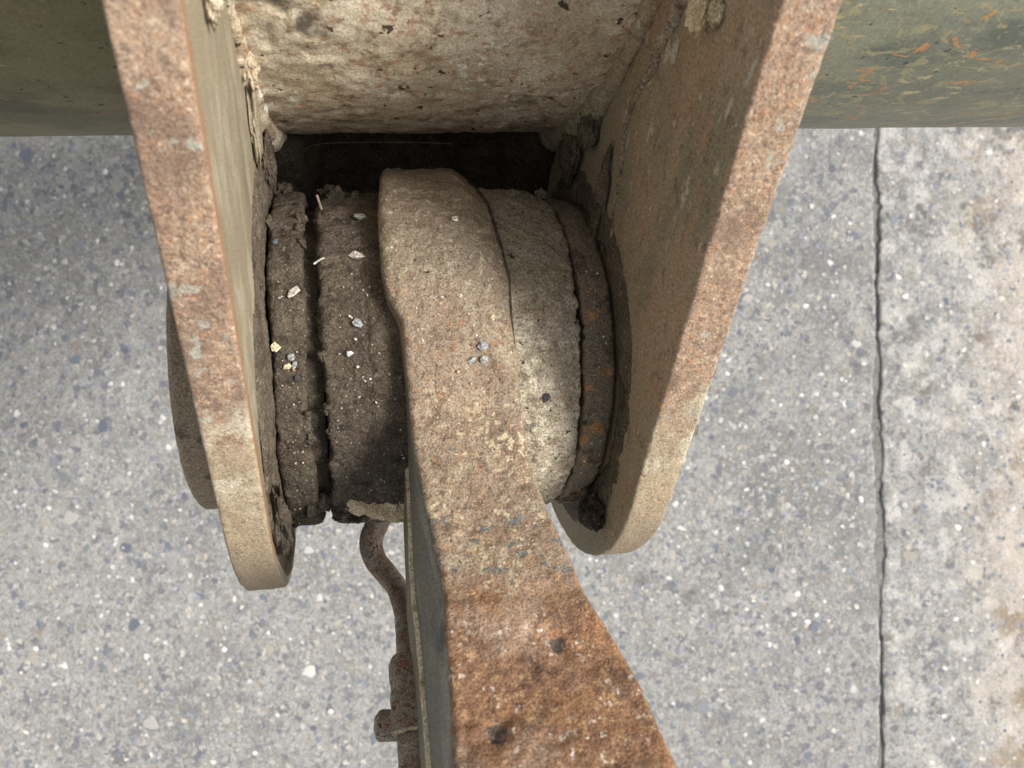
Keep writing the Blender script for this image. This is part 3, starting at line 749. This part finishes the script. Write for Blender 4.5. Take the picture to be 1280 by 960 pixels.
# grease pipe with its fitting on the arm's flank
def zpt(px, py, z): return CL + lray(px, py) * z
pth = [(497, 600, .452), (488, 628, .452), (474, 650, .452), (464, 674, .452), (468, 698, .450), (484, 719, .446), (499, 741, .436), (506, 766, .418), (508, 800, .394), (510, 840, .372), (511, 872, .360)]
P, R = smooth_path([zpt(*q) for q in pth], 150, [.0066, .0066, .0066, .0068, .0067, .0064, .0061, .0058, .0054, .0052, .0051])
V, F = tube(P, R, 24, 8, .0006, 1, 120)
gp = link('grease_pipe', mesh('grease_pipe', V, F, M_tube), arm)
def block_mesh(p0, p1, widths, m, seed, name, parent, seg=28, sq=.25, amp=.0006):
    ax = p1 - p0; n = len(widths); pts = [p0 + ax * w[0] for w in widths]; rad = [w[1] for w in widths]
    PP, RR = [], []
    tt = np.linspace(0, 1, 60); ws = np.array(widths)
    rr = np.interp(tt, ws[:, 0], ws[:, 1]); cen = p0 + ax * tt[:, None]
    t = ax / np.linalg.norm(ax); a = np.array([1., 0, 0]); a -= t * (a @ t); a /= np.linalg.norm(a); b = np.cross(t, a)
    th = np.linspace(0, 2 * math.pi, seg, endpoint=False)
    f = 1 / (np.abs(np.cos(th)) ** (2 / (1 - sq)) + np.abs(np.sin(th)) ** (2 / (1 - sq))) ** ((1 - sq) / 2)
    D = a * np.cos(th)[:, None] + b * np.sin(th)[:, None]
    P = cen[:, None] + D[None] * (f[None, :, None] * rr[:, None, None]); P += D[None] * (amp * fbm(P, 160, 3, seed))[..., None]
    V, Q = grid(P, wv=True); return link(name, mesh(name, V, Q.tolist() + [list(range(seg)), list(range(len(V) - seg, len(V)))[::-1]], m), parent)
fit = block_mesh(zpt(509, 822, .368), zpt(514, 915, .344), [(0, .0062), (.04, .0074), (.12, .0086), (.95, .0084), (1, .0078)], M_tube, 7, 'pipe_fitting', arm, sq=.45)
block_mesh(zpt(519, 904, .350), zpt(524, 1100, .310), [(0, .0070), (.03, .0080), (1, .0080)], M_tube, 9, 'socket', fit, sq=.1)
block_mesh(zpt(499, 906, .350), zpt(471, 907, .351), [(0, .0070), (.80, .0070), (.92, .0066), (1, .0054)], M_tube, 10, 'hex_bolt', fit, seg=6, sq=0., amp=.0002)
V, F = tube([zpt(490 + 46 * t, 917 - 8 * t - 3 * math.sin(3.1 * t), .3395) for t in np.linspace(0, 1, 20)], .0011, 10, 4, .0007, 1, 200)
link('painted_lit_ledge', mesh('painted_lit_ledge', V, F, M_clay_sun), fit)  # pale strip that paints the lit top of the socket

# ------------------------------------------------------------------ mud ridge and clumps on the right lug
path = [(856, -12, 4.5), (848, 14, 4.2), (838, 34, 3.8), (824, 62, 3.6), (818, 84, 2.6), (802, 108, 1.7), (790, 134, 1.5), (781, 162, 1.3), (779, 188, 1.2), (776, 220, .9), (768, 258, .7), (765, 290, .6), (763, 318, .55), (766, 334, .5), (758, 336, .4)]
P, R = smooth_path([on_plane(a, b, SRI - .0004) for a, b, c in path], 320, [c * .001 * .85 for a, b, c in path])
P[:, 1] += .0011 * fbm(P, 240, 3, 4); P[:, 2] += .0013 * fbm(P, 160, 3, 7)
V, F = tube(P, R * (1 + .35 * fbm(P, 300, 2, 3)), 12, 5, .0007, 1, 420)
link('mud_ridge', mesh('mud_ridge', V, F, mud('dry_grey_mud', 1.9)), pl_R)
def clump(center, rad, m, name, parent, seed, amp=.3, n=48, sc=1.):
    th = np.linspace(0, math.pi, n); ph = np.linspace(0, 2 * math.pi, 2 * n, endpoint=False)
    T, Pp = np.meshgrid(th, ph, indexing='ij')
    D = np.stack([np.sin(T) * np.cos(Pp), np.sin(T) * np.sin(Pp), np.cos(T)], -1)
    r = 1 + amp * fbm(D, 1.8 * sc, 4, seed) * 1.6 + .25 * amp * fbm(D, 9, 3, seed + 3)
    P = np.array(center) + D * r[..., None] * np.array(rad)
    V, Q = grid(P, wv=True, flip=True); return link(name, mesh(name, V, Q, m), parent)
c = on_plane(882, -2, SRI - .002); clump(c, (.004, .011, .008), M_clay_sun, 'mud_clump', pl_R, 3, .5)
c = on_plane(896, 18, SRI - .001); clump(c, (.0025, .004, .003), M_clay_sun, 'mud_clump', pl_R, 4, .5)
# wedge of mud between pipe, right lug and ring
c = on_plane(748, 262, SRI - .002); clump(c, (.003, .028, .007), M_mudlip, 'mud_clump', pl_R, 5, .35)
c = on_plane(714, 180, SRI - .004); clump(c, (.005, .022, .014), M_mudlip, 'mud_clump', pl_R, 6, .22)
c = on_plane(738, 150, SRI - .003); clump(c, (.006, .014, .012), M_mudlip, 'mud_clump', pl_R, 7, .25)
c = on_plane(742, 640, SRI - .004); clump(c, (.007, .010, .009), M_dark, 'mud_clump', pl_R, 8, .55)
# left lug: mud above the ring, flake of weld slag at the top, ragged mud hanging at the bottom
c = on_plane(334, 200, SLI + .003); clump(c, (.004, .016, .012), M_mudlip, 'mud_clump', pl_L, 9, .35)
c = on_plane(318, 150, SLI + .002); clump(c, (.0025, .020, .008), M_inL, 'mud_clump', pl_L, 10, .3)
c = on_plane(352, 655, SLI + .004); clump(c, (.0035, .022, .007), M_mud, 'mud_clump', pl_L, 11, .5)
c = on_plane(360, 672, SLI + .003); clump(c, (.0028, .012, .006), M_mud, 'mud_clump', pl_L, 12, .5)
c = on_plane(306, 70, SLI + .002); clump(c, (.004, .012, .006), M_pipeC, 'slag_blob', pl_L, 13, .5)
c = on_plane(262, -4, SLI + .002); clump(c, (.003, .009, .004), M_pipeC, 'slag_blob', pl_L, 14, .5)
# crumbs of mud standing on the barrel tops
for i, (px, py, R, q, mt, par) in enumerate(((408, 242, .0905, .0045, M_mud, arm), (422, 246, .0905, .0055, M_mud, arm), (446, 250, .0905, .005, M_mud, arm), (356, 240, .0905, .0045, M_mud, ringL),
                                (676, 242, .0900, .0030, M_barR, arm), (640, 246, .092, .004, M_barR, arm), (388, 632, .0885, .006, M_mud, ringL), (404, 628, .0885, .004, M_mud, ringL), (372, 640, .088, .005, M_mud, ringL), (446, 640, .0885, .005, M_mud, arm), (428, 636, .0885, .004, M_mud, arm), (722, 612, .087, .005, M_ringR, ringR), (706, 618, .087, .005, M_ringR, ringR))):
    clump(on_cyl(px, py, R), (q, q * .8, q), mt, 'mud_crumb', par, 20 + i, .6, 24)

rc = random.Random(11)
for xr, Rr_, par, mt in ((-.0655, .0895, arm, M_mud), (-.0745, .0905, ringL, M_mud), (-.0875, .0905, ringL, M_mud)):
    for k in range(7):
        a = math.radians(rc.uniform(-42, 88)); q = rc.uniform(.0010, .0026)
        clump((xr + rc.uniform(-.001, .001), Rr_ * math.sin(a), Rr_ * math.cos(a)), (q, q * rc.uniform(.8, 2.2), q), mt, 'mud_crumb', par, 200 + k, .7, 12)

# ------------------------------------------------------------------ pebbles lying in the mud
def peb_mat(n, c): return make_mat('pebble_' + n, c, [((min(1, c[0] * 1.25), min(1, c[1] * 1.25), min(1, c[2] * 1.25)), 300, .5, .62, dict(det=4)), ((c[0] * .65, c[1] * .65, c[2] * .65), 500, .56, .66, dict(off=3, det=3))], rough=.6, bumps=[(500, .0006, {})])
PM = {n: peb_mat(n, c) for n, c in dict(grey=(.42, .44, .42), pink=(.52, .46, .42), cream=(.70, .60, .40), white=(.75, .75, .72), rust=(.45, .24, .09), blue=(.16, .20, .27), dark=(.07, .07, .075), bluegrey=(.33, .345, .36)).items()}
def pebble_geo(a, b, cc, seed):
    r = random.Random(seed); V = []; 
    n = 6
    for lv, (z, s) in enumerate(((-.7, .8), (-.1, 1.), (.45, .88), (.75, .5))):
        for k in range(n):
            an = (k + r.uniform(-.42, .42)) * 6.283 / n + lv * .2; q = s * r.uniform(.62, 1.2)
            V.append((q * math.cos(an) * a, q * math.sin(an) * b, (z + r.uniform(-.25, .25)) * cc))
    F = [[l * n + k, l * n + (k + 1) % n, (l + 1) * n + (k + 1) % n, (l + 1) * n + k] for l in range(3) for k in range(n)]
    F += [list(range(n))[::-1], [3 * n + k for k in range(n)]]
    return np.array(V), F
BARL, BARR, RGL = .0918, .0935, .0922
pebs = [  # px, py, radius of the surface, length mm, width mm, colour, angle, label
 (451, 272, BARL, 4.9, 3.1, 'grey', .0, 'grey flat pebble, highest of those on the dark left collar'),
 (446, 320, BARL, 5.6, 3.6, 'pink', -.3, 'largest pinkish white chip on the dark collar, below the grey pebble'),
 (447, 404, BARL, 4.2, 3.0, 'bluegrey', -.7, 'pale blue grey chip midway down the dark left collar'),
 (437, 442, BARL, 2.7, 1.7, 'white', .0, 'small bright white chip, lowest on the dark left collar'),
 (367, 365, RGL, 5.2, 3.0, 'pink', .9, 'elongated pale chip alone on the upper left spacer ring'),
 (344, 434, RGL, 3.4, 3.1, 'cream', .3, 'rounded cream pebble at the outer edge of the left spacer ring'),
 (359, 458, RGL, 3.2, 2.2, 'cream', .0, 'small cream pebble touching the grey chips on the left spacer ring'),
 (364, 446, RGL, 2.4, 2.7, 'bluegrey', .2, 'blue grey chip just above the small cream pebble'),
 (368, 456, RGL, 1.6, 3.2, 'bluegrey', -.2, 'thin slate sliver right beside the small cream pebble'),
 (335, 449, RGL, 1.6, 3.0, 'rust', .1, 'orange brown pebble wedged beneath the rounded cream one'),
 (372, 473, RGL, 2.2, 2.0, 'dark', .1, 'dark lump below the pebble cluster on the left spacer ring'),
 (344, 303, RGL, 2.4, 1.7, 'blue', .3, 'tiny blue chip high on the left spacer ring'),
 (569, 274, .1068, 2.4, 2.2, 'white', .3, 'white pebble near the top of the arm eye'),
 (603, 432, .108, 3.8, 3.2, 'bluegrey', .5, 'blue grey pebble on the arm, upper one of three'),
 (590, 451, .108, 3.2, 2.4, 'grey', .4, 'grey pebble on the arm, lower left of three'),
 (605, 449, .108, 3.0, 2.6, 'grey', -.4, 'grey pebble on the arm, lower right of three'),
 (615, 397, .1068, 1.7, 2.2, 'cream', .1, 'pale grain near the right edge of the arm'),
 (683, 497, .0915, 2.2, 4.0, 'dark', -.5, 'black sharp chip on the pale right collar'),
 (708, 505, .0885, 1.6, 1.8, 'bluegrey', -.5, 'tiny grey chip at the edge of the pale right collar'),
]
for i, (px, py, Rc, a, b, cn, an, lb) in enumerate(pebs):
    onbar = 560 < px < 640
    if onbar:
        p, nr, t = at_bar(px, py) if py > 330 else (on_cyl(px, py, .1062), None, None)
        if nr is None: nr = p[1:] / np.linalg.norm(p[1:])
    else:
        p = on_cyl(px, py, Rc); nr = p[1:] / np.linalg.norm(p[1:])
    k = (CAM_H - (npR @ p + npO)[2]) / .36 * .46
    V, F = pebble_geo(a * .001 * k * 1.55, b * .001 * k * 1.55, min(a, b) * .001 * k * .95, 100 + i)
    o = link('pebble', mesh('pebble', V, F, PM[cn], False)); N = Vector((0, nr[0], nr[1])); X = Vector((1, 0, 0)); Y = N.cross(X)
    m = Matrix((X, Y, N)).transposed() @ Matrix.Rotation(an, 3, 'Z')
    M4 = (R3 @ m).to_4x4(); M4.translation = FR @ Vector(p + np.array([0, *nr]) * .0006); o.matrix_world = M4
    tag(o, lb, 'pebble', 'pebbles stuck in the mud of the joint')

# fine grit pressed into the mud: nobody could count it
def grit(name, n, spots, seed):
    r = random.Random(seed); V = []; F = []; MI = []; off = 0; names = list(PM); ms = [PM[k] for k in names]
    pr = [pebble_geo(1, .8, .7, 300 + k) for k in range(8)]
    for k in range(n):
        x0, x1, R, a0, a1 = spots[r.randrange(len(spots))]
        x = r.uniform(x0, x1); a = math.radians(r.uniform(a0, a1)); q = .00022 + .0006 * r.random() ** 3
        gv, gf = pr[r.randrange(8)]; c, s = math.cos(k), math.sin(k)
        g = gv * q; g = np.stack([g[:, 0] * c - g[:, 1] * s, g[:, 0] * s + g[:, 1] * c, g[:, 2]], -1)
        rr = R + .0002 * r.uniform(-1, 1)
        V.append(np.stack([x + g[:, 0], rr * math.sin(a) + g[:, 1] * math.cos(a) + g[:, 2] * math.sin(a), rr * math.cos(a) - g[:, 1] * math.sin(a) + g[:, 2] * math.cos(a)], -1))
        F += [[j + off for j in ff] for ff in gf]; MI += [r.choices(range(len(names)), [4, 5, 3, 4, 1, 1, 2, 3])[0]] * len(gf); off += len(gv)
    o = root(name, None, None); 
    bpy.data.objects.remove(o)
    o = link(name, mesh(name, np.concatenate(V), F, ms, False, MI)); o.matrix_world = FR.copy()
    return tag(o, 'tiny pale grit specks pressed into the mud of collars and rings', 'grit', kind='stuff')
grit('grit', 650, [(-.085, -.077, .0920, -75, 70), (-.063, -.030, .0922, -75, 70), (-.063, -.030, .0922, -75, 70), (-.063, -.030, .0925, -75, 70), (-.022, .022, .1058, -20, 70), (.028, .05, .0932, -70, 60), (.061, .069, .0898, -70, 70)], 4)

# loose threads of cobweb and root fibre
def thread(name, pts, r, m, label, cat):
    P = smooth_path(pts, 60); V, F = tube(P, r, 6); o = link(name, mesh(name, V, F, m)); o.matrix_world = FR.copy(); return tag(o, label, cat)
M_thr = make_mat('pale_fibre', (.24, .20, .15), [], rough=.6)
thread('cobweb_thread', [zpt(352, 175, .455), zpt(370, 188, .450), (zpt(400, 180, .44)), zpt(450, 178, .437), zpt(520, 178, .437), zpt(566, 180, .44)], .00022, M_thr, 'fine pale cobweb thread strung across the dark gap below the pipe', 'cobweb')
thread('straw', [zpt(396, 244, .352), zpt(400, 256, .352), zpt(402, 262, .351)], .0006, M_thr, 'short pale straw standing at the collar edge by the left gap', 'straw')
thread('straw', [on_cyl(392, 330, .094), on_cyl(398, 326, .094), on_cyl(405, 322, .094)], .0005, PM['pink'], 'reddish straw lying on the left collar beside the gap', 'straw')
